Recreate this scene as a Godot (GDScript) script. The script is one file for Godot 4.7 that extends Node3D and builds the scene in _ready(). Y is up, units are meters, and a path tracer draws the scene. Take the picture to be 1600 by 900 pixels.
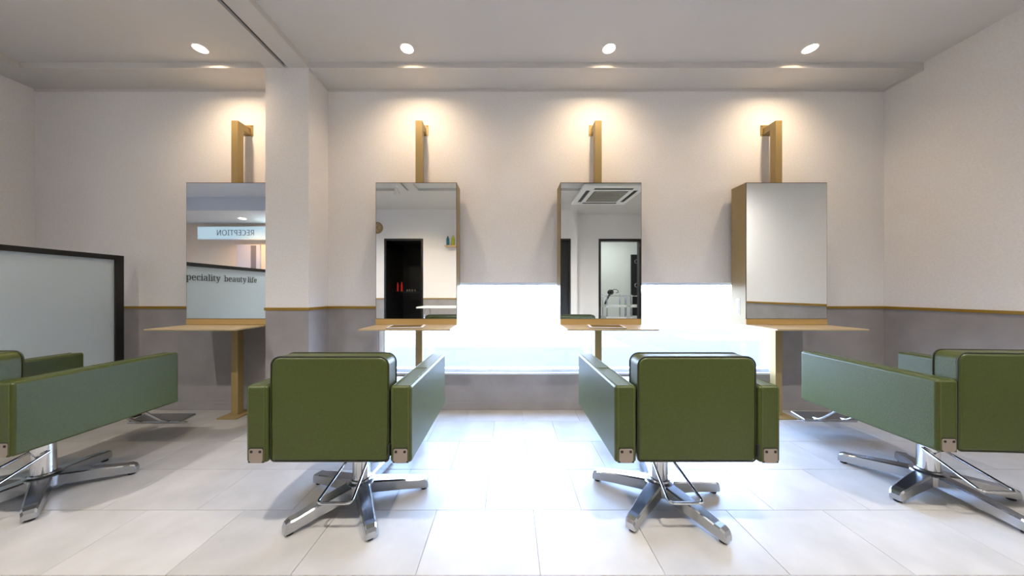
extends Node3D
# A hair salon: four mirror stations along a wall with a long low window, four green styling chairs.
# Units are metres. The camera stands at the origin, 0.95 m up, and looks along -z; the station wall is at z = -2.49.

const EYE := 0.95
const FOCAL := 480.0            # focal length in pixels of the 1600 x 900 frame
const WALL_Z := -2.49
const CEIL := 2.635
const SOFFIT := 2.595
const RAIL := 0.83
const BASE_Z := 0.05         # the lift column stands a little behind the middle of the seat

var mats := {}
var counts := {}


# ---------------------------------------------------------------- mesh building
class Shape:
	var v := PackedVector3Array()
	var n := PackedVector3Array()
	var uv := PackedVector2Array()
	var xf := Transform3D()

	func tri(a: Vector3, b: Vector3, c: Vector3, na: Vector3, nb: Vector3, nc: Vector3) -> void:
		var cr := (b - a).cross(c - a)
		if cr.length_squared() < 1e-18:
			return
		if cr.dot(na + nb + nc) > 0.0:
			var t := b
			b = c
			c = t
			t = nb
			nb = nc
			nc = t
		for p in [a, b, c]:
			v.append(xf * p)
			uv.append(Vector2(p.x + p.z, p.y))
		for q in [na, nb, nc]:
			n.append((xf.basis * q).normalized())

	func quad(a: Vector3, b: Vector3, c: Vector3, d: Vector3, na: Vector3, nb: Vector3, nc: Vector3, nd: Vector3) -> void:
		tri(a, b, c, na, nb, nc)
		tri(a, c, d, na, nc, nd)

	func flat(a: Vector3, b: Vector3, c: Vector3, d: Vector3, nn: Vector3) -> void:
		quad(a, b, c, d, nn, nn, nn, nn)

	# a box between two corners, its edges rounded by r
	func box(lo: Vector3, hi: Vector3, r := 0.0, seg := 2) -> void:
		var mid := (lo + hi) / 2.0
		var half := (hi - lo) / 2.0
		r = minf(r, minf(half.x, minf(half.y, half.z)) * 0.98)
		for axis in 3:
			for side in [-1.0, 1.0]:
				var u := (axis + 1) % 3
				var w := (axis + 2) % 3
				var lu := []
				for k in [u, w]:
					var list := []
					if r <= 0.0:
						list = [[-half[k], 0.0], [half[k], 0.0]]
					else:
						for i in seg + 1:
							list.append([-(half[k] - r), -tan(PI / 4.0 * (1.0 - float(i) / seg))])
						for i in seg + 1:
							list.append([half[k] - r, tan(PI / 4.0 * float(i) / seg)])
					lu.append(list)
				var grid := []
				for a in lu[0]:
					var row := []
					for b in lu[1]:
						var dir := Vector3()
						dir[axis] = side
						dir[u] = a[1]
						dir[w] = b[1]
						dir = dir.normalized()
						var p := Vector3()
						p[axis] = side * (half[axis] - r)
						p[u] = a[0]
						p[w] = b[0]
						row.append([mid + p + dir * r, dir])
					grid.append(row)
				for i in grid.size() - 1:
					for j in grid[0].size() - 1:
						var a: Array = grid[i][j]
						var b: Array = grid[i + 1][j]
						var c: Array = grid[i + 1][j + 1]
						var d: Array = grid[i][j + 1]
						quad(a[0], b[0], c[0], d[0], a[1], b[1], c[1], d[1])

	# an outline in x and y, extruded from z0 to z1 with both rims rounded by r; soft: outline corners are curved ones
	func slab(outline: PackedVector2Array, z0: float, z1: float, r := 0.0, seg := 2, soft := true) -> void:
		var poly := outline
		if Geometry2D.is_polygon_clockwise(poly):
			poly = outline.duplicate()
			poly.reverse()
		var m := poly.size()
		var vn := []
		for i in m:
			var e0 := (poly[i] - poly[(i + m - 1) % m]).normalized()
			var e1 := (poly[(i + 1) % m] - poly[i]).normalized()
			var a := Vector2(e0.y, -e0.x)
			var b := Vector2(e1.y, -e1.x)
			var t := (a + b).normalized()
			vn.append([t, t / maxf(0.4, t.dot(a)), a, b])
		var rings := []          # [inset, z, outward share, z share]
		if r > 0.0:
			for i in seg + 1:
				var g := PI / 2.0 * float(i) / seg
				rings.append([r * (1.0 - sin(g)), z0 + r * (1.0 - cos(g)), sin(g), -cos(g)])
			for i in seg + 1:
				var g := PI / 2.0 * (1.0 - float(i) / seg)
				rings.append([r * (1.0 - sin(g)), z1 - r * (1.0 - cos(g)), sin(g), cos(g)])
		else:
			rings = [[0.0, z0, 1.0, 0.0], [0.0, z1, 1.0, 0.0]]
		var at := func(i: int, ring: Array) -> Vector3:
			var p: Vector2 = poly[i] - vn[i][1] * ring[0]
			return Vector3(p.x, p.y, ring[1])
		for k in rings.size() - 1:
			for i in m:
				var j := (i + 1) % m
				var ni: Vector2 = vn[i][0] if soft else vn[i][3]
				var nj: Vector2 = vn[j][0] if soft else vn[j][2]
				var p: Array = rings[k]
				var q: Array = rings[k + 1]
				quad(at.call(i, p), at.call(j, p), at.call(j, q), at.call(i, q),
					Vector3(ni.x * p[2], ni.y * p[2], p[3]), Vector3(nj.x * p[2], nj.y * p[2], p[3]),
					Vector3(nj.x * q[2], nj.y * q[2], q[3]), Vector3(ni.x * q[2], ni.y * q[2], q[3]))
		for end in [rings[0], rings[-1]]:
			var nn := Vector3(0, 0, -1) if end == rings[0] else Vector3(0, 0, 1)
			var ids := Geometry2D.triangulate_polygon(poly)
			for i in range(0, ids.size(), 3):
				tri(at.call(ids[i], end), at.call(ids[i + 1], end), at.call(ids[i + 2], end), nn, nn, nn)

	# a profile of (radius, height) turned about the y axis
	func lathe(profile: Array, steps := 28, soft := false) -> void:
		for k in profile.size() - 1:
			var p: Vector2 = profile[k]
			var q: Vector2 = profile[k + 1]
			var face := Vector2(q.y - p.y, p.x - q.x).normalized()
			var fp := face
			var fq := face
			if soft:
				if k > 0:
					fp = (face + Vector2(p.y - profile[k - 1].y, profile[k - 1].x - p.x).normalized()).normalized()
				if k < profile.size() - 2:
					fq = (face + Vector2(profile[k + 2].y - q.y, q.x - profile[k + 2].x).normalized()).normalized()
			for i in steps:
				var a := TAU * i / steps
				var b := TAU * (i + 1) / steps
				var ca := Vector3(cos(a), 0, sin(a))
				var cb := Vector3(cos(b), 0, sin(b))
				quad(ca * p.x + Vector3.UP * p.y, cb * p.x + Vector3.UP * p.y, cb * q.x + Vector3.UP * q.y, ca * q.x + Vector3.UP * q.y,
					ca * fp.x + Vector3.UP * fp.y, cb * fp.x + Vector3.UP * fp.y, cb * fq.x + Vector3.UP * fq.y, ca * fq.x + Vector3.UP * fq.y)

	# a round tube through points, its corners bent with radius bend
	func tube(points: Array, r: float, bend := 0.0, closed := false, sides := 10) -> void:
		var path := []
		var m := points.size()
		for i in m:
			var p: Vector3 = points[i]
			if bend <= 0.0 or (not closed and (i == 0 or i == m - 1)):
				path.append(p)
				continue
			var a: Vector3 = points[(i + m - 1) % m]
			var b: Vector3 = points[(i + 1) % m]
			var da := minf(bend, (a - p).length() * 0.48)
			var db := minf(bend, (b - p).length() * 0.48)
			var pa := p + (a - p).normalized() * da
			var pb := p + (b - p).normalized() * db
			for k in 6:
				var t := k / 5.0
				path.append(pa.lerp(p, t).lerp(p.lerp(pb, t), t))
		m = path.size()
		var frames := []
		var up := Vector3()
		for i in m:
			var prev: Vector3 = path[(i + m - 1) % m] if closed or i > 0 else path[i]
			var next: Vector3 = path[(i + 1) % m] if closed or i < m - 1 else path[i]
			var t := (next - prev).normalized()
			if up == Vector3():
				up = t.cross(Vector3(0.31, 0.87, 0.22)).normalized()
			up = (up - t * up.dot(t)).normalized()
			frames.append([path[i], up, t.cross(up)])
		var count := m if closed else m - 1
		for i in count:
			var f: Array = frames[i]
			var g: Array = frames[(i + 1) % m]
			for k in sides:
				var a := TAU * k / sides
				var b := TAU * (k + 1) / sides
				var fa: Vector3 = f[1] * cos(a) + f[2] * sin(a)
				var fb: Vector3 = f[1] * cos(b) + f[2] * sin(b)
				var ga: Vector3 = g[1] * cos(a) + g[2] * sin(a)
				var gb: Vector3 = g[1] * cos(b) + g[2] * sin(b)
				quad(f[0] + fa * r, f[0] + fb * r, g[0] + gb * r, g[0] + ga * r, fa, fb, gb, ga)
		if not closed:
			for e in [[frames[0], -1.0], [frames[m - 1], 1.0]]:
				var f: Array = e[0]
				var nn: Vector3 = f[1].cross(f[2]) * e[1]
				for k in range(1, sides - 1):
					var q := []
					for s in [0, k, k + 1]:
						q.append(f[0] + (f[1] * cos(TAU * s / sides) + f[2] * sin(TAU * s / sides)) * r)
					tri(q[0], q[1], q[2], nn, nn, nn)

	# rings of equal length joined by faces; flat shading, ends closed
	func loft(rings: Array) -> void:
		var m: int = rings[0].size()
		for k in rings.size() - 1:
			var mid := Vector3()
			for p in rings[k] + rings[k + 1]:
				mid += p
			mid /= 2.0 * m
			for i in m:
				var a: Vector3 = rings[k][i]
				var b: Vector3 = rings[k][(i + 1) % m]
				var c: Vector3 = rings[k + 1][(i + 1) % m]
				var d: Vector3 = rings[k + 1][i]
				var nn := (c - a).cross(d - b).normalized()
				if nn.dot((a + b + c + d) / 4.0 - mid) < 0.0:
					nn = -nn
				flat(a, b, c, d, nn)
		for e in [[0, 1], [rings.size() - 1, rings.size() - 2]]:
			var ring: Array = rings[e[0]]
			var nn: Vector3 = (ring[2] - ring[0]).cross(ring[m / 2 + 1] - ring[1]).normalized()
			if nn.dot(ring[0] - rings[e[1]][0]) < 0.0:
				nn = -nn
			for i in range(1, m - 1):
				tri(ring[0], ring[i], ring[i + 1], nn, nn, nn)

	func done() -> ArrayMesh:
		var arrays := []
		arrays.resize(Mesh.ARRAY_MAX)
		arrays[Mesh.ARRAY_VERTEX] = v
		arrays[Mesh.ARRAY_NORMAL] = n
		arrays[Mesh.ARRAY_TEX_UV] = uv
		var mesh := ArrayMesh.new()
		mesh.add_surface_from_arrays(Mesh.PRIMITIVE_TRIANGLES, arrays)
		return mesh


# a rectangle with its corners rounded: radii bottom left, bottom right, top right, top left
func rounded(lo: Vector2, hi: Vector2, radii: Array, seg := 5) -> PackedVector2Array:
	var out := PackedVector2Array()
	var corners := [[lo, Vector2(1, 1), PI], [Vector2(hi.x, lo.y), Vector2(-1, 1), 1.5 * PI], [hi, Vector2(-1, -1), 0.0], [Vector2(lo.x, hi.y), Vector2(1, -1), 0.5 * PI]]
	for k in 4:
		var r: float = radii[k]
		if r <= 0.0:
			out.append(corners[k][0])
			continue
		var c: Vector2 = corners[k][0] + corners[k][1] * r
		for i in seg + 1:
			var a: float = corners[k][2] + PI / 2.0 * i / seg
			out.append(c + Vector2(cos(a), sin(a)) * r)
	return out


func numbered(called: String) -> String:
	var k: int = counts.get(called, 0)
	counts[called] = k + 1
	return called if k == 0 else "%s_%03d" % [called, k]


func obj(called: String, s: Shape, m: Material, parent: Node = self) -> MeshInstance3D:
	var o := MeshInstance3D.new()
	o.mesh = s.done()
	o.material_override = m
	if parent == self:
		o.name = numbered(called)
	else:
		var k := 0
		var want := called
		while parent.has_node(NodePath(want)):
			k += 1
			want = "%s_%03d" % [called, k]
		o.name = want
	parent.add_child(o, true)
	return o


func tag(o: Node, label: String, category: String, group := "") -> Node:
	o.set_meta("label", label)
	o.set_meta("category", category)
	if group != "":
		o.set_meta("group", group)
	return o


func thing(called: String, label: String, category: String, at := Vector3.ZERO, turn := 0.0, group := "") -> Node3D:
	var o := Node3D.new()
	o.name = numbered(called)
	add_child(o)
	o.position = at
	o.rotation.y = turn
	tag(o, label, category, group)
	return o


func struct(called: String, s: Shape, m: Material, label: String, parent: Node = self) -> MeshInstance3D:
	var o := obj(called, s, m, parent)
	o.set_meta("kind", "structure")
	if label != "":
		o.set_meta("label", label)
	return o


func boxes(list: Array, r := 0.0) -> Shape:
	var s := Shape.new()
	for b in list:
		s.box(Vector3(b[0], b[1], b[2]), Vector3(b[3], b[4], b[5]), r, 1)
	return s


# ---------------------------------------------------------------- materials
func noise_tex(frequency: float, dark: Color, light: Color, octaves := 4, size := 512, number := 1) -> NoiseTexture2D:
	var f := FastNoiseLite.new()
	f.seed = number
	f.noise_type = FastNoiseLite.TYPE_SIMPLEX_SMOOTH
	f.frequency = frequency
	f.fractal_octaves = octaves
	var t := NoiseTexture2D.new()
	t.width = size
	t.height = size
	t.seamless = true
	t.noise = f
	var g := Gradient.new()
	g.offsets = PackedFloat32Array([0.0, 1.0])
	g.colors = PackedColorArray([dark, light])
	t.color_ramp = g
	return t


func mat(called: String, c: Color, rough: float, metal := 0.0) -> StandardMaterial3D:
	var m := StandardMaterial3D.new()
	m.resource_name = called
	m.albedo_color = c
	m.roughness = rough
	m.metallic = metal
	mats[called] = m
	return m


func textured(called: String, dark: Color, light: Color, rough: float, frequency: float, scale: Vector3, octaves := 4, number := 1) -> StandardMaterial3D:
	var m := mat(called, Color.WHITE, rough)
	m.albedo_texture = noise_tex(frequency, dark, light, octaves, 512, number)
	m.uv1_triplanar = true
	m.uv1_world_triplanar = true
	m.uv1_scale = scale
	return m


func c8(r: int, g: int, b: int) -> Color:
	return Color8(r, g, b)


func make_materials() -> void:
	var grain := noise_tex(0.09, Color.BLACK, Color.WHITE, 3, 512, 7)
	var m := textured("wallpaper", c8(227, 225, 224), c8(237, 235, 234), 0.85, 0.06, Vector3(1.9, 1.9, 1.9), 5, 3)
	m.heightmap_enabled = true
	m.heightmap_texture = grain
	m.heightmap_scale = 0.06
	m = textured("wainscot", c8(143, 139, 139), c8(158, 154, 154), 0.8, 0.008, Vector3(0.8, 0.8, 0.8), 6, 11)
	m.heightmap_enabled = true
	m.heightmap_texture = grain
	m.heightmap_scale = 0.05
	mat("ceiling", c8(205, 204, 203), 0.9)
	mat("soffit", c8(206, 204, 201), 0.9)
	for k in 4:
		var d := k * 3
		m = textured("tile_%d" % k, c8(169 - d, 167 - d, 162 - d), c8(183 - d, 181 - d, 177 - d), 0.34, 0.007, Vector3(1.3, 1.3, 1.3), 5, 20 + k)
		m.uv1_offset = Vector3(0.37 * k, 0.0, 0.21 * k)
	mat("grout", c8(150, 147, 142), 0.8)
	mat("brass", c8(164, 142, 94), 0.42, 0.25)
	mat("brass_bright", c8(192, 161, 102), 0.38, 0.2)
	mat("shelf", c8(188, 168, 132), 0.42, 0.15)
	mat("rail", c8(156, 122, 40), 0.4, 0.3)
	mat("cabinet", c8(152, 132, 92), 0.5, 0.1)
	mat("mirror", c8(236, 240, 238), 0.015, 1.0)
	mat("mirror_edge", c8(96, 80, 56), 0.4, 0.3)
	m = textured("leather", c8(51, 61, 13), c8(60, 70, 17), 0.42, 0.05, Vector3(2.5, 2.5, 2.5), 4, 31)
	m.uv1_world_triplanar = false
	m.heightmap_enabled = true
	m.heightmap_texture = noise_tex(0.16, Color.BLACK, Color.WHITE, 2, 512, 9)
	m.heightmap_scale = 0.05
	m.metallic_specular = 0.42
	m.clearcoat_enabled = true
	m.clearcoat = 0.22
	m.clearcoat_roughness = 0.35
	mat("piping", c8(34, 38, 20), 0.5)
	mat("seam", c8(78, 86, 40), 0.5)
	mat("chrome", c8(214, 216, 220), 0.07, 1.0)
	mat("aluminium", c8(188, 190, 194), 0.24, 1.0)
	mat("plate", c8(142, 130, 120), 0.45, 0.3)
	mat("rubber", c8(18, 18, 19), 0.6)
	mat("black", c8(16, 16, 18), 0.4)
	mat("black_gloss", c8(10, 10, 12), 0.12)
	mat("white", c8(235, 235, 233), 0.4)
	mat("frame_white", c8(232, 235, 240), 0.45)
	mat("screen", c8(38, 36, 38), 0.12)
	mat("tablet_back", c8(120, 112, 104), 0.4, 0.5)
	m = mat("pane", Color(0.95, 0.98, 1.0, 0.04), 0.0)
	m.transparency = BaseMaterial3D.TRANSPARENCY_ALPHA
	m = mat("frosted", Color(0.86, 0.92, 0.96, 0.6), 0.5)
	m.refraction_enabled = true
	m.refraction_scale = 0.03
	mat("lettering", c8(60, 62, 66), 0.6)
	m = textured("asphalt", c8(53, 51, 52), c8(59, 57, 58), 0.95, 0.05, Vector3(0.5, 0.5, 0.5), 5, 41)
	mat("strip_white", c8(225, 225, 222), 0.8)
	mat("concrete", c8(150, 148, 145), 0.9)
	m = mat("lamp_glow", c8(255, 240, 220), 0.5)
	m.emission_enabled = true
	m.emission = c8(255, 232, 198)
	m.emission_energy_multiplier = 9.0
	m = mat("sign_glow", c8(120, 128, 134), 0.5)
	m.emission_enabled = true
	m.emission = c8(205, 232, 250)
	m.emission_energy_multiplier = 0.36
	mat("sign_text", c8(60, 80, 104), 0.6)
	mat("teal", c8(24, 110, 130), 0.25)
	mat("lime", c8(176, 178, 40), 0.25)
	mat("red", c8(190, 40, 36), 0.3)
	mat("grille", c8(158, 157, 148), 0.5)
	mat("wood", c8(196, 166, 122), 0.5)
	mat("door_pale", c8(196, 192, 204), 0.5)
	mat("door_dark", c8(120, 114, 124), 0.5)
	mat("warm_wall", c8(226, 204, 180), 0.85)


# ---------------------------------------------------------------- the four-legged details of the salon
func spot(parent: Node3D, at: Vector3, towards: Vector3, energy: float, angle: float, color: Color, size := 0.03) -> SpotLight3D:
	var l := SpotLight3D.new()
	l.name = "lamp_light"
	parent.add_child(l, true)
	l.position = at
	l.basis = Basis.looking_at(towards.normalized(), Vector3(0.02, 0.1, 1.0).normalized())
	l.light_energy = energy
	l.spot_angle = angle
	l.spot_angle_attenuation = 1.0
	l.spot_range = 20.0
	l.spot_attenuation = 2.0
	l.light_color = color
	l.light_size = size
	l.shadow_enabled = true
	return l


func area(parent: Node, called: String, at: Vector3, towards: Vector3, size: Vector2, energy: float, color: Color) -> void:
	var l := AreaLight3D.new()
	l.name = called
	parent.add_child(l, true)
	l.position = at
	l.basis = Basis.looking_at(towards.normalized(), Vector3(0.01, 0.02, 1.0).normalized() if absf(towards.y) > 0.5 else Vector3.UP)
	l.area_size = size
	l.light_energy = energy
	l.light_color = color
	l.shadow_enabled = true
	l.area_range = 30.0
	l.area_attenuation = 2.0


func downlight(at: Vector3, towards: Vector3, energy: float, label: String, color := Color(1.0, 0.88, 0.73)) -> void:
	var t := thing("ceiling_downlight", label, "ceiling light", at, 0.0, "recessed ceiling downlights")
	var s := Shape.new()
	s.lathe([Vector2(0.041, 0.004), Vector2(0.041, -0.003), Vector2(0.044, -0.004), Vector2(0.048, -0.002), Vector2(0.048, 0.0)], 32)
	obj("trim_ring", s, mats.white, t)
	s = Shape.new()
	s.lathe([Vector2(0.0, 0.030), Vector2(0.03, 0.031), Vector2(0.0408, 0.034)], 28)
	obj("lens", s, mats.lamp_glow, t)
	spot(t, Vector3(0, 0.012, 0), towards, energy, 74.0, color)


func make_station(x: float, label: String) -> Node3D:
	var t := thing("mirror_station", label, "mirror", Vector3(x, 0, -2.39), 0.0, "brass mirror stations along the window wall")
	var s := Shape.new()
	s.box(Vector3(-0.304, 0.708, -0.062), Vector3(0.304, 1.774, 0.086), 0.002, 1)
	obj("cabinet", s, mats.cabinet, t)
	s = Shape.new()
	s.box(Vector3(-0.304, 0.752, 0.0862), Vector3(0.304, 1.774, 0.0885), 0.0)
	obj("mirror_edge", s, mats.mirror_edge, t)
	s = Shape.new()
	s.box(Vector3(-0.3005, 0.7555, 0.0886), Vector3(0.3005, 1.769, 0.0902), 0.0)
	obj("mirror_glass", s, mats.mirror, t)
	s = Shape.new()
	s.box(Vector3(-0.304, 0.709, 0.0862), Vector3(0.304, 0.751, 0.091), 0.001, 1)
	obj("ledge", s, mats.brass_bright, t)
	s = Shape.new()
	s.box(Vector3(-0.304, 0.697, 0.08), Vector3(0.304, 0.7075, 0.36), 0.002, 1)
	obj("shelf", s, mats.shelf, t)
	s = Shape.new()
	s.box(Vector3(-0.026, 0.008, -0.027), Vector3(0.026, 0.7079, 0.025), 0.002, 1)
	obj("pole", s, mats.brass, t)
	s = Shape.new()
	s.box(Vector3(-0.026, 1.7741, -0.027), Vector3(0.026, 2.275, 0.025), 0.002, 1)
	obj("pole", s, mats.brass, t)
	s = Shape.new()
	s.box(Vector3(-0.025, 2.224, -0.095), Vector3(0.025, 2.2745, -0.0272), 0.002, 1)
	obj("wall_arm", s, mats.brass, t)
	s = Shape.new()
	s.box(Vector3(-0.043, 2.216, -0.0995), Vector3(0.043, 2.304, -0.0952), 0.001, 1)
	var p := obj("wall_plate", s, mats.brass, t)
	s = Shape.new()
	for k in [[-0.033, 2.226], [0.033, 2.226], [-0.033, 2.294], [0.033, 2.294]]:
		s = Shape.new()
		s.xf = Transform3D(Basis(Vector3.RIGHT, PI / 2), Vector3(k[0], k[1], -0.0952))
		s.lathe([Vector2(0.004, 0.0), Vector2(0.004, 0.0015), Vector2(0.0, 0.002)], 10)
		obj("screw_head", s, mats.mirror_edge, p)
	s = Shape.new()
	s.box(Vector3(-0.075, 0.0, -0.085), Vector3(0.075, 0.008, 0.095), 0.002, 1)
	obj("base_plate", s, mats.brass, t)
	for e in [-1.0, 1.0]:
		s = Shape.new()
		s.box(Vector3(e * 0.3045 - 0.001, 0.78, -0.012), Vector3(e * 0.3045 + 0.001, 0.90, 0.03), 0.0)
		p = obj("power_outlet", s, mats.white, t)
		s = Shape.new()
		s.box(Vector3(e * 0.3060 - 0.0006, 0.785, 0.014), Vector3(e * 0.3060 + 0.0006, 0.895, 0.026), 0.0)
		obj("socket_slot", s, mats.tablet_back, p)
	return t


func leg_ring(r: float, y0: float, y1: float, half: float, chamfer: float) -> Array:
	return [Vector3(-half, y0, r), Vector3(half, y0, r), Vector3(half, y1 - chamfer, r), Vector3(half - chamfer, y1, r), Vector3(-half + chamfer, y1, r), Vector3(-half, y1 - chamfer, r)]


# Origin on the floor under the seat; the sitter faces -z.
func make_chair(label: String, at: Vector3, turn: float, base_turn: float, aside := 0.0) -> Node3D:
	var t := thing("styling_chair", label, "chair", at, turn, "green styling chairs")
	var s: Shape
	for e in [-1.0, 1.0]:
		s = Shape.new()
		s.box(Vector3(minf(e * 0.2325, e * 0.3145), 0.302, -0.31), Vector3(maxf(e * 0.2325, e * 0.3145), 0.595, 0.31), 0.012, 3)
		var arm := obj("armrest", s, mats.leather, t)
		s = Shape.new()      # stitched seams round the outer and inner side and across the top
		for q in [0.303, 0.244]:
			s = Shape.new()
			s.tube([Vector3(e * q, 0.304, 0.3105), Vector3(e * q, 0.5955, 0.3105), Vector3(e * q, 0.5955, -0.3105), Vector3(e * q, 0.304, -0.3105)], 0.0014, 0.014, false, 6)
			obj("seam", s, mats.seam, arm)
		s = Shape.new()
		s.tube([Vector3(e * 0.244, 0.5952, 0.03), Vector3(e * 0.303, 0.5952, 0.03)], 0.0012, 0.0, false, 6)
		obj("seam", s, mats.seam, arm)
		s = Shape.new()
		var cx: float = e * 0.2735
		var pts := PackedVector2Array([Vector2(cx - 0.018, 0.304), Vector2(cx + 0.018, 0.304), Vector2(cx + 0.0265, 0.313), Vector2(cx + 0.0265, 0.352), Vector2(cx + 0.0225, 0.357), Vector2(cx - 0.0225, 0.357), Vector2(cx - 0.0265, 0.352), Vector2(cx - 0.0265, 0.313)])
		s.slab(pts, 0.309, 0.3135, 0.001, 1, false)
		var plate := obj("hinge_plate", s, mats.plate, arm)
		plate.set_meta("label", "taupe metal plate with two screws")
		s = Shape.new()
		pts = rounded(Vector2(cx - 0.0305, 0.304), Vector2(cx + 0.0305, 0.362), [0.002, 0.002, 0.006, 0.006], 3)
		s.slab(pts, 0.3085, 0.3112, 0.0, 1, false)
		obj("plate_outline", s, mats.piping, arm)  # dark outline standing in for the recess round the plate
		for k in [-1.0, 1.0]:
			s = Shape.new()
			s.xf = Transform3D(Basis(Vector3.RIGHT, PI / 2), Vector3(cx + k * 0.0165, 0.3475, 0.3135))
			s.lathe([Vector2(0.0052, 0.0), Vector2(0.0052, 0.0012), Vector2(0.003, 0.0022), Vector2(0.0, 0.0022)], 12)
			obj("plate_screw", s, mats.rubber, arm)
	# the back: a padded slab with rounded shoulders, leaning a little
	s = Shape.new()
	var lean := Basis(Vector3.RIGHT, 0.0)
	s.xf = Transform3D(lean, Vector3.ZERO)
	var outline := rounded(Vector2(-0.2245, 0.305), Vector2(0.2245, 0.704), [0.014, 0.014, 0.036, 0.036], 7)
	s.slab(outline, 0.218, 0.306, 0.013, 3)
	var back := obj("backrest", s, mats.leather, t)
	var loops := []
	for zz in [0.3005, 0.2235]:
		var loop := []
		for q in outline:
			loop.append(Vector3(q.x * 1.003, (q.y - 0.5) * 1.003 + 0.5, zz))
		loops.append(loop)
	for loop in loops:
		s = Shape.new()
		s.tube(loop, 0.0026, 0.0, true, 8)
		obj("piping", s, mats.piping, back)
	s = Shape.new()
	s.slab(rounded(Vector2(-0.19, 0.47), Vector2(0.19, 0.695), [0.03, 0.03, 0.034, 0.034], 6), 0.196, 0.2185, 0.012, 3)
	obj("back_cushion", s, mats.leather, back)
	s = Shape.new()
	s.box(Vector3(-0.2235, 0.352, -0.305), Vector3(0.2235, 0.47, 0.214), 0.03, 4)
	obj("seat", s, mats.leather, t)
	s = Shape.new()
	s.box(Vector3(-0.2255, 0.306, -0.295), Vector3(0.2255, 0.3515, 0.216), 0.004, 1)
	obj("seat_pan", s, mats.black, t)
	s = Shape.new()
	s.box(Vector3(0.2243, 0.325, 0.288), Vector3(0.2322, 0.372, 0.312), 0.002, 1)
	obj("recline_lever", s, mats.rubber, t)
	# lift column and hub
	s = Shape.new()
	s.xf = Transform3D(Basis(), Vector3(aside, 0, BASE_Z))
	s.lathe([Vector2(0.0, 0.306), Vector2(0.055, 0.306), Vector2(0.055, 0.298), Vector2(0.037, 0.292), Vector2(0.037, 0.085)], 32)
	obj("column", s, mats.chrome, t)
	s = Shape.new()
	s.xf = Transform3D(Basis(), Vector3(aside, 0, BASE_Z))
	s.lathe([Vector2(0.037, 0.098), Vector2(0.043, 0.096), Vector2(0.047, 0.09), Vector2(0.06, 0.085), Vector2(0.064, 0.08), Vector2(0.062, 0.034), Vector2(0.0, 0.03)], 32)
	obj("hub", s, mats.aluminium, t)
	for k in 5:
		var turn_k := Transform3D(Basis(Vector3.UP, base_turn + TAU * k / 5.0), Vector3(aside, 0, BASE_Z))
		s = Shape.new()
		s.xf = turn_k
		s.loft([leg_ring(0.04, 0.034, 0.086, 0.031, 0.006), leg_ring(0.10, 0.030, 0.080, 0.029, 0.006), leg_ring(0.19, 0.023, 0.069, 0.025, 0.005), leg_ring(0.257, 0.016, 0.058, 0.0225, 0.005), leg_ring(0.280, 0.013, 0.057, 0.022, 0.005), leg_ring(0.295, 0.012, 0.050, 0.0205, 0.006), leg_ring(0.301, 0.012, 0.036, 0.018, 0.006)])
		var leg := obj("leg", s, mats.aluminium, t)
		s = Shape.new()
		s.xf = turn_k * Transform3D(Basis(), Vector3(0, 0, 0.28))
		s.lathe([Vector2(0.0, 0.0), Vector2(0.013, 0.0), Vector2(0.014, 0.003), Vector2(0.014, 0.013)], 14)
		obj("glide", s, mats.rubber, leg)
	# pump pedal: a bent chrome rod behind the column
	s = Shape.new()
	s.tube([Vector3(aside - 0.043, 0.20, BASE_Z + 0.01), Vector3(aside - 0.068, 0.126, 0.274), Vector3(aside + 0.068, 0.126, 0.274), Vector3(aside + 0.043, 0.20, BASE_Z + 0.01)], 0.0058, 0.02, false, 10)
	obj("pump_pedal", s, mats.chrome, t)
	# footrest: two tubes from under the seat to a plate and a loop near the floor
	s = Shape.new()
	s.tube([Vector3(-0.085, 0.315, -0.20), Vector3(-0.085, 0.30, -0.26), Vector3(-0.085, 0.13, -0.44), Vector3(-0.085, 0.105, -0.55)], 0.009, 0.04, false, 10)
	s.tube([Vector3(0.085, 0.315, -0.20), Vector3(0.085, 0.30, -0.26), Vector3(0.085, 0.13, -0.44), Vector3(0.085, 0.105, -0.55)], 0.009, 0.04, false, 10)
	s.tube([Vector3(-0.15, 0.118, -0.46), Vector3(-0.12, 0.075, -0.56), Vector3(0.12, 0.075, -0.56), Vector3(0.15, 0.118, -0.46)], 0.008, 0.04, false, 10)
	var rest := obj("footrest", s, mats.chrome, t)
	s = Shape.new()
	s.xf = Transform3D(Basis(Vector3.RIGHT, 0.12), Vector3(0, 0.122, -0.51))
	s.box(Vector3(-0.165, -0.008, -0.055), Vector3(0.165, 0.008, 0.055), 0.006, 2)
	obj("foot_plate", s, mats.aluminium, rest)
	return t


func bottle(at: Vector3, r: float, h: float, m: Material, label: String, group: String) -> void:
	var t := thing("bottle", label, "bottle", at, 0.0, group)
	var s := Shape.new()
	s.lathe([Vector2(0.0, 0.0), Vector2(r, 0.0), Vector2(r, h * 0.78), Vector2(r * 0.55, h * 0.84), Vector2(r * 0.4, h * 0.86)], 16)
	obj("body", s, m, t)
	s = Shape.new()
	s.lathe([Vector2(r * 0.5, h * 0.85), Vector2(r * 0.5, h), Vector2(0.0, h)], 14)
	obj("cap", s, m, t)


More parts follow.
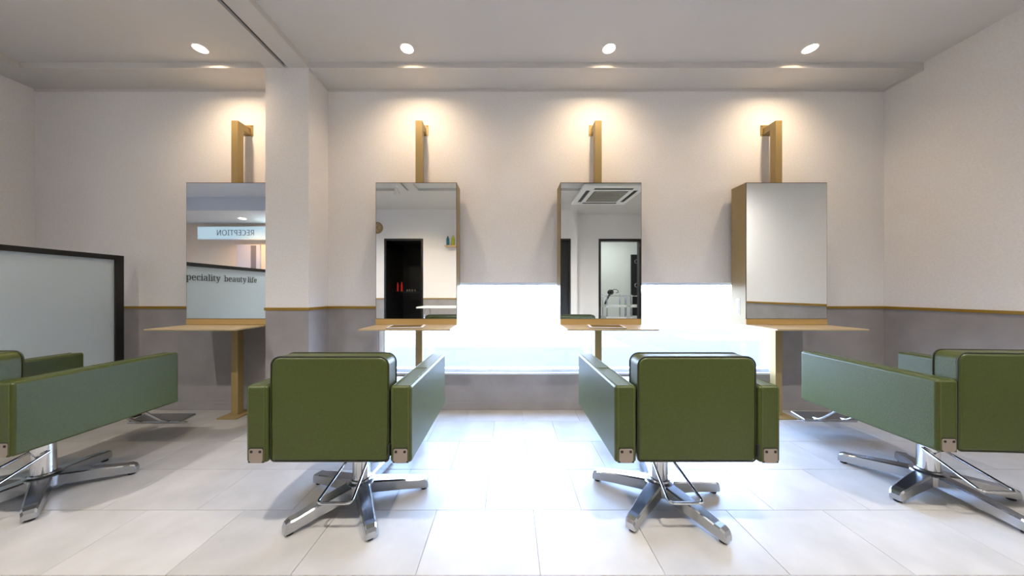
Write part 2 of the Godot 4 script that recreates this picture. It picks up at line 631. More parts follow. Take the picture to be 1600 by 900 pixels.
# ---------------------------------------------------------------- the scene
func _ready() -> void:
	# camera
	var cam := Camera3D.new()
	cam.name = "camera"
	add_child(cam)
	cam.position = Vector3(0, EYE, 0)
	cam.keep_aspect = Camera3D.KEEP_HEIGHT
	cam.set_frustum(0.05 * 900.0 / FOCAL, Vector2(5.0, 7.0) * 0.05 / FOCAL, 0.05, 400.0)
	cam.current = true
	# sky and exposure
	var sky := ProceduralSkyMaterial.new()
	sky.sky_top_color = c8(166, 200, 255)
	sky.sky_horizon_color = c8(216, 232, 255)
	sky.ground_bottom_color = c8(120, 122, 126)
	sky.ground_horizon_color = c8(180, 184, 190)
	sky.sky_energy_multiplier = 3.1
	sky.ground_energy_multiplier = 1.0
	var env := Environment.new()
	env.background_mode = Environment.BG_SKY
	env.sky = Sky.new()
	env.sky.sky_material = sky
	env.tonemap_mode = Environment.TONE_MAPPER_LINEAR
	env.tonemap_exposure = 2.08
	env.sdfgi_enabled = true
	env.ssao_enabled = true
	env.ssil_enabled = true
	var we := WorldEnvironment.new()
	we.name = "world_environment"
	we.environment = env
	add_child(we)
	# sun: high behind the building
	var sun := DirectionalLight3D.new()
	sun.name = "sun"
	add_child(sun)
	sun.basis = Basis.looking_at(Vector3(-0.22, -1.05, -1.0).normalized(), Vector3.UP)
	sun.light_energy = 11.0
	sun.light_color = Color(1.0, 0.97, 0.92)
	sun.light_angular_distance = 0.5
	sun.shadow_enabled = true
	make_materials()
	build_room()
	build_rear()
	build_stations()
	build_chairs()
	build_lamps()
	build_details()


func build_room() -> void:
	# ground outside
	var s := boxes([[-120, -0.6, -300, 120, -0.12, -2.64]])
	struct("ground", s, mats.asphalt, "grey asphalt outside the low window")
	s = Shape.new()
	s.xf = Transform3D(Basis(Vector3.UP, -0.12), Vector3(0, 0, 0))
	s.box(Vector3(3.2, -0.12, -8.3), Vector3(14.0, -0.116, -7.4))  # white strip lying across the asphalt
	tag(obj("white_strip", s, mats.strip_white), "white strip on the asphalt outside the window", "road marking")
	# floor: a slab and its tiles
	s = boxes([[-7.4, -0.35, -2.61, 4.75, -0.004, 4.35]])
	var floor_slab := struct("floor", s, mats.grout, "pale stone-look tiled floor with thin joints")
	var pitch_x := 0.4205
	var pitch_z := 0.3095
	var meshes := {}
	for row in range(-1, 12):
		var near := 1.032 + pitch_z * (row - 7 + 4) - pitch_z * 1.0
		var z0 := -(near + pitch_z)
		var z1 := -near
		if z1 < WALL_Z + 0.01:
			continue
		z0 = maxf(z0, WALL_Z)
		var shift := 0.1065 if posmod(row, 2) == 0 else 0.3165
		for k in range(-11, 8):
			var x0 := shift + pitch_x * k
			var x1 := minf(x0 + pitch_x, 3.04)
			if x0 > 3.03 or x0 < -4.4:
				continue
			var key := "%.3f %.3f" % [x1 - x0, z1 - z0]
			if not meshes.has(key):
				var b := Shape.new()
				b.box(Vector3(0.0008, -0.004, -(z1 - z0) + 0.0008), Vector3(x1 - x0 - 0.0008, 0.0, -0.0008), 0.0008, 1)
				meshes[key] = b.done()
			var tile := MeshInstance3D.new()
			tile.name = "tile" if floor_slab.get_child_count() == 0 else "tile_%03d" % floor_slab.get_child_count()
			tile.mesh = meshes[key]
			tile.material_override = mats["tile_%d" % posmod(k * 7 + row * 5 + k * row, 4)]
			tile.position = Vector3(x0, 0, z1)
			floor_slab.add_child(tile, true)
	s = boxes([[-7.3, -0.004, 0.52, 4.7, 0.0, 4.3], [-7.3, -0.004, -2.49, -4.52, 0.0, 0.52]])
	obj("plain_flooring", s, mats.tile_1, floor_slab)

	# the window wall
	var z0 := -2.62
	var z1 := WALL_Z
	s = boxes([
		[-7.4, 0.0, z0, -5.9, CEIL, z1], [-5.9, 2.1, z0, -4.3, CEIL, z1],
		[-4.3, RAIL, z0, -1.064, CEIL, z1], [-1.064, 1.028, z0, 2.19, CEIL, z1], [2.19, RAIL, z0, 3.2, CEIL, z1]])
	var wall := struct("wall_back", s, mats.wallpaper, "cream textured wall with the long low window and grey wainscot")
	s = boxes([[-4.3, 0, z0, -1.064, RAIL, z1], [-1.064, 0, z0, 2.19, 0.286, z1], [2.19, 0, z0, 3.2, RAIL, z1]])
	obj("wainscot", s, mats.wainscot, wall)
	# low window: frame, sill and glass
	s = boxes([
		[-1.064, 0.286, -2.60, -1.012, 1.028, -2.515], [2.138, 0.286, -2.60, 2.19, 1.028, -2.515],
		[-1.012, 0.286, -2.60, 2.138, 0.322, -2.53], [-1.012, 1.012, -2.60, 2.138, 1.028, -2.55],
		[-1.064, 0.286, -2.516, 2.19, 0.300, -2.484]], 0.002)
	var win := struct("window_1", s, mats.frame_white, "long low window with a white frame behind the stations")
	s = boxes([[-1.012, 0.322, -2.572, 2.138, 1.012, -2.568]])
	obj("pane", s, mats.pane, win)
	s = boxes([[-1.045, 0.322, -2.515, -1.031, 1.012, -2.511], [2.155, 0.322, -2.515, 2.169, 1.012, -2.511], [-1.012, 0.305, -2.53, 2.138, 0.3125, -2.527]])
	obj("frame_groove", s, mats.white, win)
	# reception glazing out of view, sized to light the reception
	s = boxes([
		[-5.9, 0.0, -2.60, -5.84, 2.1, -2.52], [-4.36, 0.0, -2.60, -4.3, 2.1, -2.52], [-5.13, 0.0, -2.60, -5.07, 2.1, -2.52],
		[-5.9, 2.04, -2.60, -4.3, 2.1, -2.52], [-5.9, 0.0, -2.60, -4.3, 0.06, -2.52]], 0.003)
	win = struct("unseen_window_2", s, mats.frame_white, "unseen tall shopfront glazing that lights the reception beyond the left wall")
	for x in [[-5.84, -5.13], [-5.07, -4.36]]:
		s = boxes([[x[0], 0.06, -2.562, x[1], 2.04, -2.558]])
		obj("pane", s, mats.pane, win)
	# right wall
	s = boxes([[3.04, RAIL, -2.49, 3.2, CEIL, 1.87]])
	wall = struct("wall_right", s, mats.wallpaper, "cream right wall with grey wainscot below a brass rail")
	s = boxes([[3.04, 0, -2.49, 3.2, RAIL, 1.87]])
	obj("wainscot", s, mats.wainscot, wall)
	# left wall stub
	s = boxes([[-3.96, RAIL, -2.49, -3.84, CEIL, -1.0]])
	wall = struct("wall_left", s, mats.wallpaper, "cream left wall beyond the frosted partition")
	s = boxes([[-3.96, 0, -2.49, -3.84, RAIL, -1.0]])
	obj("wainscot", s, mats.wainscot, wall)
	# pillar between the first and second station
	s = boxes([[-1.781, RAIL, -2.49, -1.464, SOFFIT, -2.248]])
	wall = struct("wall_pillar", s, mats.wallpaper, "cream pillar with grey foot left of the low window")
	s = boxes([[-1.781, 0, -2.49, -1.464, RAIL, -2.248]])
	obj("wainscot", s, mats.wainscot, wall)
	# brass rail above the wainscot
	var a := RAIL - 0.011
	var b := RAIL + 0.009
	s = boxes([
		[-3.84, a, -2.49, -1.781, b, -2.482], [-1.787, a, -2.256, -1.458, b, -2.242], [-1.787, a, -2.49, -1.781, b, -2.25], [-1.464, a, -2.49, -1.458, b, -2.25],
		[-1.464, a, -2.49, -1.066, b, -2.482], [2.192, a, -2.49, 3.04, b, -2.482], [3.032, a, -2.482, 3.04, b, 1.87], [-3.84, a, -2.482, -3.832, b, -1.0],
		[-3.84, a, 1.492, -2.475, b, 1.50], [-1.70, a, 1.492, 0.44, b, 1.50]])
	struct("trim_1", s, mats.rail, "thin brass rail along the walls at table height")
	# baseboards
	s = boxes([[-3.84, 0, -2.49, -1.781, 0.06, -2.483], [-1.464, 0, -2.49, 3.04, 0.06, -2.483], [-1.787, 0, -2.256, -1.458, 0.06, -2.242], [-1.464, 0, -2.49, -1.458, 0.06, -2.25], [-1.787, 0, -2.49, -1.781, 0.06, -2.25]], 0.002)
	struct("baseboard_back", s, mats.wainscot, "low grey baseboard under the window wall")
	s = boxes([[3.033, 0, -2.483, 3.04, 0.06, 1.87]], 0.002)
	struct("baseboard_right", s, mats.wainscot, "low grey baseboard along the right wall")
	# ceiling with recesses for the lamps
	var ceiling := CSGCombiner3D.new()
	ceiling.name = "ceiling"
	ceiling.material_override = mats.ceiling
	add_child(ceiling)
	var slab := CSGBox3D.new()
	slab.name = "slab"
	slab.size = Vector3(12.2, 0.14, 7.0)
	slab.position = Vector3(-1.35, CEIL + 0.07, 0.88)
	ceiling.add_child(slab)
	for p in lamp_spots():
		var hole := CSGCylinder3D.new()
		hole.operation = CSGShape3D.OPERATION_SUBTRACTION
		hole.name = "recess"
		hole.radius = 0.041
		hole.height = 0.08
		hole.sides = 32
		hole.position = Vector3(p.x, CEIL, p.z)
		ceiling.add_child(hole, true)
	ceiling.set_meta("kind", "structure")
	ceiling.set_meta("label", "flat off-white ceiling with recessed downlights")
	# lowered borders and the beam with its slot
	s = boxes([
		[-3.84, SOFFIT, -2.49, 3.04, CEIL, -2.25], [-3.84, SOFFIT, -2.25, -3.586, CEIL, -1.0],
		[-3.84, SOFFIT, 0.37, 3.04, CEIL, 1.87]])
	struct("ceiling_border", s, mats.soffit, "lowered white ceiling border along the window wall")
	s = boxes([[-1.781, SOFFIT, -2.25, -1.643, CEIL, 0.37], [-1.613, SOFFIT, -2.25, -1.464, CEIL, 0.37]])
	var beam := struct("ceiling_beam", s, mats.soffit, "lowered white ceiling beam running from the pillar with a dark slot")
	s = boxes([[-1.6429, SOFFIT + 0.022, -2.24, -1.6131, SOFFIT + 0.034, 0.37]])
	obj("slot_track", s, mats.black, beam)
	# cornice line where the wall meets the border
	s = boxes([[-1.464, SOFFIT - 0.018, -2.49, 3.04, SOFFIT, -2.482], [-3.84, SOFFIT - 0.018, -2.49, -1.781, SOFFIT, -2.482], [3.032, SOFFIT - 0.018, -2.482, 3.04, SOFFIT, -2.25], [-1.464, SOFFIT - 0.018, -2.49, -1.456, SOFFIT, -2.25]])
	struct("trim_2", s, mats.soffit, "thin pale cornice at the top of the window wall")
	# unseen slab overhead and taller block, sized to shade the ground outside the window
	s = boxes([[-9.0, 2.79, -2.86, 4.8, 3.2, 4.6], [4.0, 3.2, -2.86, 16.0, 7.5, 4.6]])
	struct("unseen_roof", s, mats.concrete, "unseen flat concrete slab and taller block that shade the ground outside")
	s = boxes([[4.9, -0.12, -2.64, 16.0, 3.2, 4.6]])  # unseen block under the taller part, shading the asphalt on the right
	struct("wall_unseen_block", s, mats.concrete, "unseen concrete block that helps shade the asphalt on the right")


func lamp_spots() -> Array:
	var out := []
	for x in [-2.13, -0.702, 0.692, 2.08]:
		out.append(Vector3(x, CEIL, -2.12))
	for x in [-2.6, -0.70, 0.70, 2.4]:  # second row: added fill lamps behind the stations, out of view
		out.append(Vector3(x, CEIL, -0.25))
	return out


func build_rear() -> void:
	# rear wall behind the camera, seen in the mirrors: an open dark store, a closed black door, and a set-back part with a doorway
	var s := boxes([
		[-3.84, RAIL, 1.5, -2.475, CEIL, 1.62], [-2.475, 2.02, 1.5, -1.70, CEIL, 1.62], [-1.70, RAIL, 1.5, 0.44, CEIL, 1.62],
		[0.44, 2.02, 1.5, 1.23, CEIL, 1.62], [1.23, 0.0, 1.5, 1.355, CEIL, 1.99], [1.355, 0.0, 1.87, 1.89, CEIL, 1.99], [1.89, 2.08, 1.87, 2.80, CEIL, 1.99], [2.80, 0.0, 1.87, 3.2, CEIL, 1.99],
		[-3.96, 0.0, 1.5, -3.84, CEIL, 2.0]])
	var wall := struct("wall_rear", s, mats.wallpaper, "cream rear wall with black doorways, seen in the mirrors")
	s = boxes([[-3.84, 0, 1.5, -2.475, RAIL, 1.62], [-1.70, 0, 1.5, 0.44, RAIL, 1.62]])
	obj("wainscot", s, mats.wainscot, wall)
	# dark store behind the first doorway; its black walls stand for unlit space
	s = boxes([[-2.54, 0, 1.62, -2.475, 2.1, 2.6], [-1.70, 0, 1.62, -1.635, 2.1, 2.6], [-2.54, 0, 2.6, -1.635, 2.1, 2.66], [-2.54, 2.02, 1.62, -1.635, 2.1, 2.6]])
	struct("wall_store", s, mats.black, "black walls standing for the unlit store behind the doorway")
	s = boxes([[-2.475, 0, 1.494, -2.435, 2.02, 1.62], [-1.74, 0, 1.494, -1.70, 2.02, 1.62], [-2.435, 1.98, 1.494, -1.74, 2.02, 1.62]], 0.002)
	struct("door_1", s, mats.black, "black door frame of the dark store")
	s = boxes([[-2.47, 0.94, 1.95, -1.705, 0.975, 2.3]], 0.003)
	tag(obj("wall_shelf", s, mats.black_gloss), "glossy black shelf inside the dark store", "shelf")
	bottle(Vector3(-2.385, 0.975, 2.0), 0.02, 0.19, mats.red, "tall red bottle left of its twin on the dark store shelf", "bottles in the dark store")
	bottle(Vector3(-2.30, 0.975, 2.0), 0.02, 0.20, mats.red, "tall red bottle right of its twin on the dark store shelf", "bottles in the dark store")
	for k in 4:
		bottle(Vector3(-2.18 + 0.055 * k, 0.975, 1.99), 0.016, 0.045, mats.tablet_back, ["small grey jar nearest the red bottles on the dark store shelf", "second small grey jar from the red bottles on the dark store shelf", "third small grey jar from the red bottles on the dark store shelf", "small grey jar farthest from the red bottles on the dark store shelf"][k], "small jars in the dark store")
	# closed black door
	s = boxes([[0.44, 0, 1.494, 0.48, 2.02, 1.62], [1.19, 0, 1.494, 1.23, 2.02, 1.62], [0.48, 1.98, 1.494, 1.19, 2.02, 1.62], [0.48, 0, 1.53, 1.19, 1.98, 1.57]], 0.002)
	var door := struct("door_2", s, mats.black, "closed black door right of the dark store")
	s = Shape.new()
	s.tube([Vector3(0.55, 1.0, 1.53), Vector3(0.55, 1.0, 1.48), Vector3(0.66, 1.0, 1.48)], 0.008, 0.015)
	obj("door_handle", s, mats.chrome, door)
	# doorway to the back room
	s = boxes([[1.89, 0, 1.864, 1.94, 2.08, 1.99], [2.75, 0, 1.864, 2.80, 2.08, 1.99], [1.94, 2.03, 1.864, 2.75, 2.08, 1.99]], 0.002)
	struct("door_3", s, mats.black, "open doorway with a black frame to the back room")
	s = boxes([[1.34, 0, 1.99, 1.46, CEIL, 4.1], [4.6, 0, 1.87, 4.72, CEIL, 4.1], [1.34, 0, 4.1, 4.72, CEIL, 4.22], [3.2, 0, 1.87, 4.6, CEIL, 1.99]])
	struct("wall_back_room", s, mats.wallpaper, "pale walls of the back room beyond the doorway")
	s = boxes([[3.45, 0, 4.05, 3.5, 2.02, 4.1], [4.25, 0, 4.05, 4.3, 2.02, 4.1], [3.5, 0, 4.06, 4.25, 2.02, 4.095]], 0.002)
	door = struct("door_4", s, mats.black, "black door in the back room with round fittings")
	s = Shape.new()
	for y in [1.15, 1.82]:
		var ring := []
		for k in 20:
			ring.append(Vector3(3.60 + 0.055 * cos(TAU * k / 20), y + 0.055 * sin(TAU * k / 20), 4.045))
		s.tube(ring, 0.012, 0.0, true, 8)
	obj("ring_fitting", s, mats.aluminium, door)
	# reception: rear and side walls, lowered ceiling, lit sign, pale door
	s = boxes([[-7.4, 0, 1.9, -3.84, CEIL, 2.02], [-7.4, 0, -2.49, -7.2, CEIL, 1.9]])
	struct("wall_reception", s, mats.warm_wall, "warm pale walls of the reception, seen in the leftmost mirror")
	s = boxes([[-7.2, 2.40, 0.84, -3.96, CEIL, 1.9]])
	struct("ceiling_reception", s, mats.soffit, "lowered ceiling over the reception desk")
	s = boxes([[-5.73, 0, 1.87, -5.24, 1.96, 1.899]], 0.002)
	door = struct("door_5", s, mats.door_pale, "pale lilac door under the reception sign")
	s = boxes([[-5.43, 0.0, 1.862, -5.32, 1.94, 1.8695]], 0.001)  # darker strip down the pale door
	obj("door_panel", s, mats.door_dark, door)
	var t := thing("reception_sign", "lit white sign box reading RECEPTION above the pale door", "sign", Vector3(-5.5, 2.05, 1.80))
	s = Shape.new()
	s.box(Vector3(-0.99, 0.0, 0.0), Vector3(0.99, 0.28, 0.099), 0.004, 1)
	obj("box", s, mats.white, t)
	s = Shape.new()
	s.box(Vector3(-0.975, 0.015, -0.004), Vector3(0.975, 0.265, -0.0005))
	obj("lit_panel", s, mats.sign_glow, t)
	var txt := lettering("RECEPTION", "Droid Sans", 0.155, mats.sign_text)
	txt.name = "lettering"
	t.add_child(txt)
	txt.rotation.y = PI
	txt.position = Vector3(-0.19, 0.14, -0.005)
	var glow := OmniLight3D.new()
	glow.name = "sign_light"
	t.add_child(glow)
	glow.position = Vector3(0.88, 0.14, -0.05)
	glow.light_energy = 0.2
	glow.light_color = Color(0.86, 0.95, 1.0)
	glow.light_size = 0.05
	glow.omni_range = 20.0
	glow.omni_attenuation = 2.0
	glow.shadow_enabled = true
	# ceiling panel lamp out of view, placed to light the back room
	t = thing("unseen_panel_light", "unseen square ceiling panel lamp that lights the back room", "ceiling light", Vector3(2.6, CEIL - 0.02, 3.0))
	s = Shape.new()
	s.box(Vector3(-0.25, 0.0, -0.25), Vector3(0.25, 0.02, 0.25), 0.003, 1)
	obj("housing", s, mats.white, t)
	s = Shape.new()
	s.box(Vector3(-0.23, -0.003, -0.23), Vector3(0.23, -0.0005, 0.23))
	obj("diffuser", s, mats.sign_glow, t)
	area(t, "unseen_lamp_light", Vector3(0, -0.01, 0), Vector3(0, -1, 0), Vector2(0.46, 0.46), 1.4, Color(0.96, 1.0, 0.97))


func lettering(text: String, font_name: String, height: float, m: Material) -> MeshInstance3D:
	var f := SystemFont.new()
	f.font_names = PackedStringArray([font_name])
	var tm := TextMesh.new()
	tm.text = text
	tm.font = f
	tm.font_size = 32
	tm.pixel_size = height / 32.0
	tm.depth = 0.002
	tm.curve_step = 2.0
	var o := MeshInstance3D.new()
	o.mesh = tm
	o.material_override = m
	return o


func build_stations() -> void:
	make_station(-2.112, "brass mirror station left of the pillar, its mirror showing the reception sign")
	make_station(-0.693, "brass mirror station right of the pillar, its mirror showing an unlit black doorway")
	make_station(0.690, "brass mirror station whose mirror shows the ceiling air conditioner")
	make_station(2.080, "brass mirror station nearest the right wall, its mirror showing only plain wall")
	# tablets lying on the two middle shelves
	for k in 2:
		var t := thing("tablet", ["tablet with a white rim on the shelf right of the pillar", "tablet with a white rim under the mirror that shows the air conditioner"][k], "tablet",
			[Vector3(-0.712, 0.7082, -2.14), Vector3(0.678, 0.7082, -2.14)][k], [0.15, -0.14][k], "tablets on the station shelves")
		var s := Shape.new()
		s.xf = Transform3D(Basis(Vector3.RIGHT, -PI / 2), Vector3.ZERO)
		s.slab(rounded(Vector2(-0.121, -0.086), Vector2(0.121, 0.086), [0.01, 0.01, 0.01, 0.01], 4), 0.0, 0.004, 0.001, 1)
		obj("back_shell", s, mats.tablet_back, t)
		s = Shape.new()
		s.xf = Transform3D(Basis(Vector3.RIGHT, -PI / 2), Vector3.ZERO)
		s.slab(rounded(Vector2(-0.12, -0.085), Vector2(0.12, 0.085), [0.01, 0.01, 0.01, 0.01], 4), 0.004, 0.0085, 0.001, 1)
		obj("rim", s, mats.white, t)
		s = Shape.new()
		s.box(Vector3(-0.103, 0.0084, -0.074), Vector3(0.103, 0.0090, 0.074))
		obj("screen", s, mats.screen, t)


func build_chairs() -> void:
	# base_turn: legs are built along +z; the angles were read from the photograph (counter-clockwise seen from above, from +x)
	make_chair("green leather styling chair seen from behind, before the station right of the pillar", Vector3(-0.684, 0, -1.475), 0.0, deg_to_rad(230.0 + 90.0))
	make_chair("green leather styling chair seen from behind, in front of the air conditioner's mirror", Vector3(0.718, 0, -1.475), 0.0, deg_to_rad(224.0 + 90.0), -0.022)
	make_chair("green leather styling chair beside the frosted partition, cut by the left edge", Vector3(-2.268, 0, -1.51), deg_to_rad(1.0), deg_to_rad(104.0 + 90.0 - 1.0), 0.055)
	make_chair("green leather styling chair nearest the right wall, cut by the right edge", Vector3(2.07, 0, -1.54), deg_to_rad(-3.0), deg_to_rad(55.0 + 90.0 + 3.0), -0.03)


func build_lamps() -> void:
	var names := ["recessed downlight over the station left of the pillar", "recessed downlight over the first station right of the pillar", "recessed downlight over the mirror that shows the air conditioner", "recessed downlight over the station nearest the right wall"]
	var k := 0
	for p in lamp_spots():
		if k < 4:
			downlight(p, Vector3(0, -1.0, -0.25), 0.38, names[k])
		else:
			downlight(p, Vector3(0, -1.0, 0.1), 2.55, ["added fill downlight out of view, second row over the leftmost chair", "added fill downlight out of view, second row behind the chair right of the pillar", "added fill downlight out of view, second row behind the chair right of the middle", "added fill downlight out of view, second row behind the chair nearest the right wall"][k - 4], Color(1.0, 0.97, 0.94))
		k += 1
	# reception downlight
	var t := thing("ceiling_spotlight", "small round lamp in the reception ceiling, seen in the leftmost mirror", "ceiling light", Vector3(-5.22, 2.40, 1.42))
	var s := Shape.new()
	s.lathe([Vector2(0.0, -0.006), Vector2(0.05, -0.006), Vector2(0.055, -0.004), Vector2(0.058, 0.0)], 24)
	obj("lens", s, mats.lamp_glow, t)
	spot(t, Vector3(0, -0.02, 0), Vector3(0, -1, 0.1), 0.9, 70.0, Color(1.0, 0.8, 0.56))
	# spotlight on the beam, seen in a mirror
	t = thing("track_spotlight", "white cone spotlight hanging from the ceiling beam, seen in a mirror", "ceiling light", Vector3(-1.745, SOFFIT, 0.15))
	s = Shape.new()
	s.lathe([Vector2(0.0, 0.0), Vector2(0.03, 0.0), Vector2(0.03, -0.012), Vector2(0.01, -0.014), Vector2(0.01, -0.03)], 20)
	obj("mount", s, mats.white, t)
	s = Shape.new()
	s.xf = Transform3D(Basis(Vector3.RIGHT, -0.5), Vector3(0, -0.028, 0))
	s.lathe([Vector2(0.0, 0.004), Vector2(0.024, 0.0), Vector2(0.03, -0.03), Vector2(0.05, -0.085), Vector2(0.045, -0.085)], 24)
	obj("lamp_head", s, mats.white, t)
	s = Shape.new()
	s.xf = Transform3D(Basis(Vector3.RIGHT, -0.5), Vector3(0, -0.028, 0))
	s.lathe([Vector2(0.045, -0.082), Vector2(0.0, -0.082)], 24)
	obj("lens", s, mats.lamp_glow, t)
	spot(t, Vector3(0, -0.125, 0.047), Vector3(0, -1, 0.5), 0.9, 55.0, Color(1.0, 0.88, 0.72))


func build_details() -> void:
	# frosted partition parallel to the side walls
	var t := thing("partition_screen", "frosted glass partition in a black frame beside the leftmost chair", "partition", Vector3(-3.0, 0, -2.38))
	var s := boxes([[-0.02, 0.04, 0.0, 0.02, 1.233, 0.05], [-0.02, 0.04, 2.0, 0.02, 1.233, 2.05], [-0.02, 1.198, 0.05, 0.02, 1.233, 2.0], [-0.02, 0.08, 0.05, 0.02, 0.12, 2.0]], 0.002)
	obj("frame", s, mats.black, t)
	s = boxes([[-0.006, 0.12, 0.05, 0.006, 1.198, 2.0]])
	obj("frosted_glass", s, mats.frosted, t)
	for z in [0.025, 2.025]:
		s = boxes([[-0.16, 0.0, z - 0.025, 0.16, 0.04, z + 0.025]], 0.003)
		obj("foot", s, mats.black, t)
	var txt := lettering("speciality  beauty life", "Droid Serif", 0.088, mats.lettering)
	txt.name = "lettering"
	t.add_child(txt)
	txt.rotation.y = -PI / 2
	txt.position = Vector3(0.0085, 1.094, 1.008)
	txt.scale = Vector3.ONE * (0.83 / txt.mesh.get_aabb().size.x)
	# ceiling air conditioner, seen in a mirror
	t = thing("air_conditioner", "white ceiling air conditioner with a square grille, seen in a mirror", "air conditioner", Vector3(1.62, 0, 0.52))
	s = Shape.new()
	s.box(Vector3(-0.485, 2.548, -0.485), Vector3(0.485, 2.5945, 0.485), 0.012, 2)
	obj("panel", s, mats.white, t)
	s = boxes([[-0.42, 2.5946, -0.42, 0.42, CEIL - 0.0005, -0.16]])
	obj("body", s, mats.white, t)
	s = Shape.new()
	s.box(Vector3(-0.27, 2.543, -0.27), Vector3(0.27, 2.5475, 0.27))
	var g := obj("grille", s, mats.black, t)
	for k in 12:
		var z := -0.255 + 0.0464 * k
		s = Shape.new()
		s.box(Vector3(-0.262, 2.5375, z - 0.012), Vector3(0.262, 2.5428, z + 0.012))
		obj("slat", s, mats.grille, g)
	for k in 4:
		s = Shape.new()
		s.xf = Transform3D(Basis(Vector3.UP, PI / 2 * k), Vector3.ZERO)
		s.box(Vector3(-0.30, 2.545, -0.405), Vector3(0.30, 2.5482, -0.345))
		obj("air_outlet", s, mats.black, t)
	# clock
	t = thing("wall_clock", "round brass-rimmed wall clock high on the rear wall, seen in a mirror", "clock", Vector3(-2.61, 2.23, 1.4995))
	s = Shape.new()
	s.xf = Transform3D(Basis(Vector3.RIGHT, -PI / 2), Vector3.ZERO)
	s.lathe([Vector2(0.0, 0.0), Vector2(0.114, 0.0), Vector2(0.118, 0.02), Vector2(0.108, 0.032), Vector2(0.098, 0.024)], 32)
	obj("rim", s, mats.cabinet, t)
	s = Shape.new()
	s.xf = Transform3D(Basis(Vector3.RIGHT, -PI / 2), Vector3.ZERO)
	s.lathe([Vector2(0.099, 0.018), Vector2(0.0, 0.018)], 32)
	var face := obj("dial", s, mats.wood, t)
	s = Shape.new()
	s.tube([Vector3(0, 0, -0.021), Vector3(0.03, 0.05, -0.021)], 0.004)
	s.tube([Vector3(0, 0, -0.023), Vector3(0.05, -0.05, -0.023)], 0.003)
	obj("hand", s, mats.black, face)
	for k in 12:
		var d := Vector3(sin(TAU * k / 12), cos(TAU * k / 12), 0)
		s = Shape.new()
		s.tube([d * 0.072 + Vector3(0, 0, -0.019), d * 0.09 + Vector3(0, 0, -0.019)], 0.005)
		obj("hour_mark", s, mats.black, face)
	# little shelf with bottles
	s = boxes([[-1.25, 1.845, 1.36, -0.80, 1.87, 1.4995]], 0.002)
	tag(obj("wall_shelf", s, mats.wood), "small wooden wall shelf with bottles right of the dark doorway", "shelf")
	bottle(Vector3(-1.195, 1.87, 1.42), 0.028, 0.18, mats.teal, "teal bottle on the small wooden shelf", "bottles on the small wooden shelf")
	bottle(Vector3(-1.09, 1.87, 1.42), 0.03, 0.19, mats.lime, "lime yellow bottle on the small wooden shelf", "bottles on the small wooden shelf")
	# white side table behind the camera
	t = thing("side_table", "white table with bent chrome legs by the rear wall, seen in a mirror", "table", Vector3(-0.98, 0, 0.98))
	s = Shape.new()
	s.box(Vector3(-0.62, 0.675, -0.28), Vector3(0.62, 0.70, 0.28), 0.006, 2)
	obj("table_top", s, mats.white, t)
	for e in [-1.0, 1.0]:
		s = Shape.new()
		s.tube([Vector3(e * 0.5, 0.012, -0.24), Vector3(e * 0.5, 0.664, -0.2), Vector3(e * 0.5, 0.664, 0.2), Vector3(e * 0.5, 0.012, 0.24)], 0.0115, 0.12)
		obj("leg", s, mats.chrome, t)
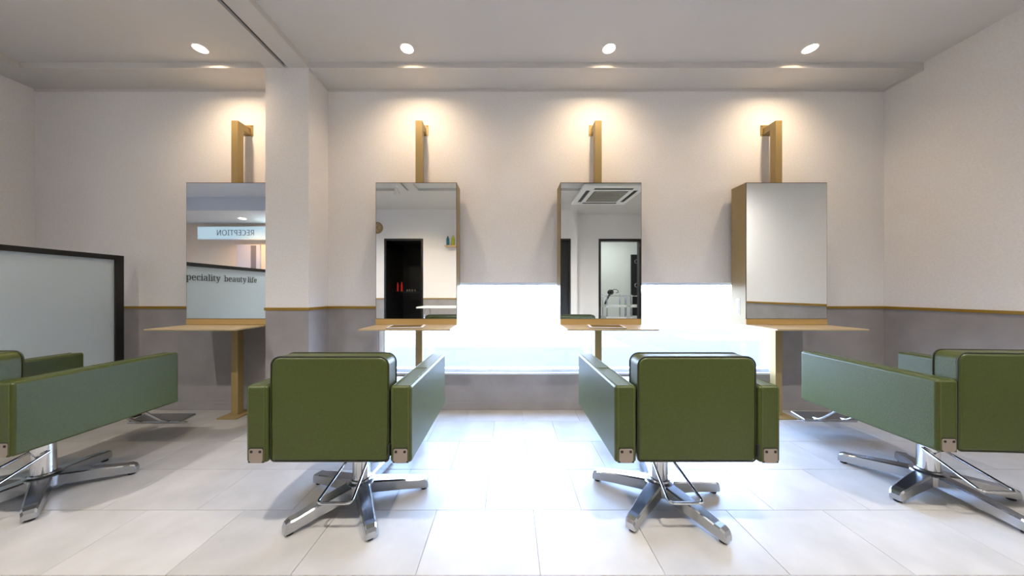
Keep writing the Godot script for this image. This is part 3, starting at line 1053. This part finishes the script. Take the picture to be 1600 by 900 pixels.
	# trolleys and a hairdryer in the back room
	for k in 2:
		t = thing("salon_trolley", ["white tray trolley with chrome posts carrying a hairdryer", "white tray trolley with chrome posts, half hidden by the doorway"][k], "trolley", [Vector3(2.38, 0, 2.38), Vector3(2.93, 0, 2.38)][k], 0.0, "tray trolleys in the back room")
		for p in [[-0.2, -0.16], [0.2, -0.16], [-0.2, 0.16], [0.2, 0.16]]:
			s = Shape.new()
			s.tube([Vector3(p[0], 0.05, p[1]), Vector3(p[0], 0.9, p[1])], 0.012)
			obj("post", s, mats.chrome, t)
			s = Shape.new()
			s.xf = Transform3D(Basis(Vector3.FORWARD, PI / 2), Vector3(p[0] - 0.011, 0.026, p[1]))
			s.lathe([Vector2(0.0, 0.0), Vector2(0.025, 0.0), Vector2(0.025, 0.022), Vector2(0.0, 0.022)], 16)
			obj("caster", s, mats.rubber, t)
		for y in [0.15, 0.36, 0.62]:
			s = boxes([[-0.22, y, -0.18, 0.22, y + 0.01, 0.18], [-0.22, y + 0.01, -0.18, 0.22, y + 0.05, -0.172], [-0.22, y + 0.01, 0.172, 0.22, y + 0.05, 0.18], [-0.22, y + 0.01, -0.172, -0.212, y + 0.05, 0.172], [0.212, y + 0.01, -0.172, 0.22, y + 0.05, 0.172]])
			obj("tray", s, mats.white, t)
		s = Shape.new()
		s.tube([Vector3(-0.2, 0.87, -0.16), Vector3(0.2, 0.87, -0.16)], 0.008)
		s.tube([Vector3(-0.2, 0.87, 0.16), Vector3(0.2, 0.87, 0.16)], 0.008)
		obj("rail", s, mats.chrome, t)
	t = thing("hairdryer", "black hairdryer lying on the chrome rails of a trolley", "hairdryer", Vector3(2.29, 0.956, 2.35), 0.5)
	t.scale = Vector3.ONE * 1.25
	s = Shape.new()
	s.xf = Transform3D(Basis(Vector3.RIGHT, PI / 2), Vector3(0, 0.0, -0.1))
	s.lathe([Vector2(0.0, 0.0), Vector2(0.03, 0.002), Vector2(0.035, 0.06), Vector2(0.05, 0.12), Vector2(0.05, 0.19), Vector2(0.035, 0.22), Vector2(0.0, 0.222)], 20, true)
	obj("barrel", s, mats.black, t)
	s = Shape.new()
	s.tube([Vector3(0, -0.02, 0.05), Vector3(-0.06, -0.11, 0.07), Vector3(-0.1, -0.22, 0.06)], 0.018, 0.05)
	obj("grip", s, mats.black, t)
	s = Shape.new()
	s.tube([Vector3(-0.1, -0.22, 0.06), Vector3(-0.12, -0.2, 0.1), Vector3(0.02, 0.05, 0.14), Vector3(0.10, 0.055, 0.08), Vector3(0.15, 0.0, 0.02), Vector3(0.11, -0.01, -0.03)], 0.006, 0.08)
	obj("cord", s, mats.black, t)
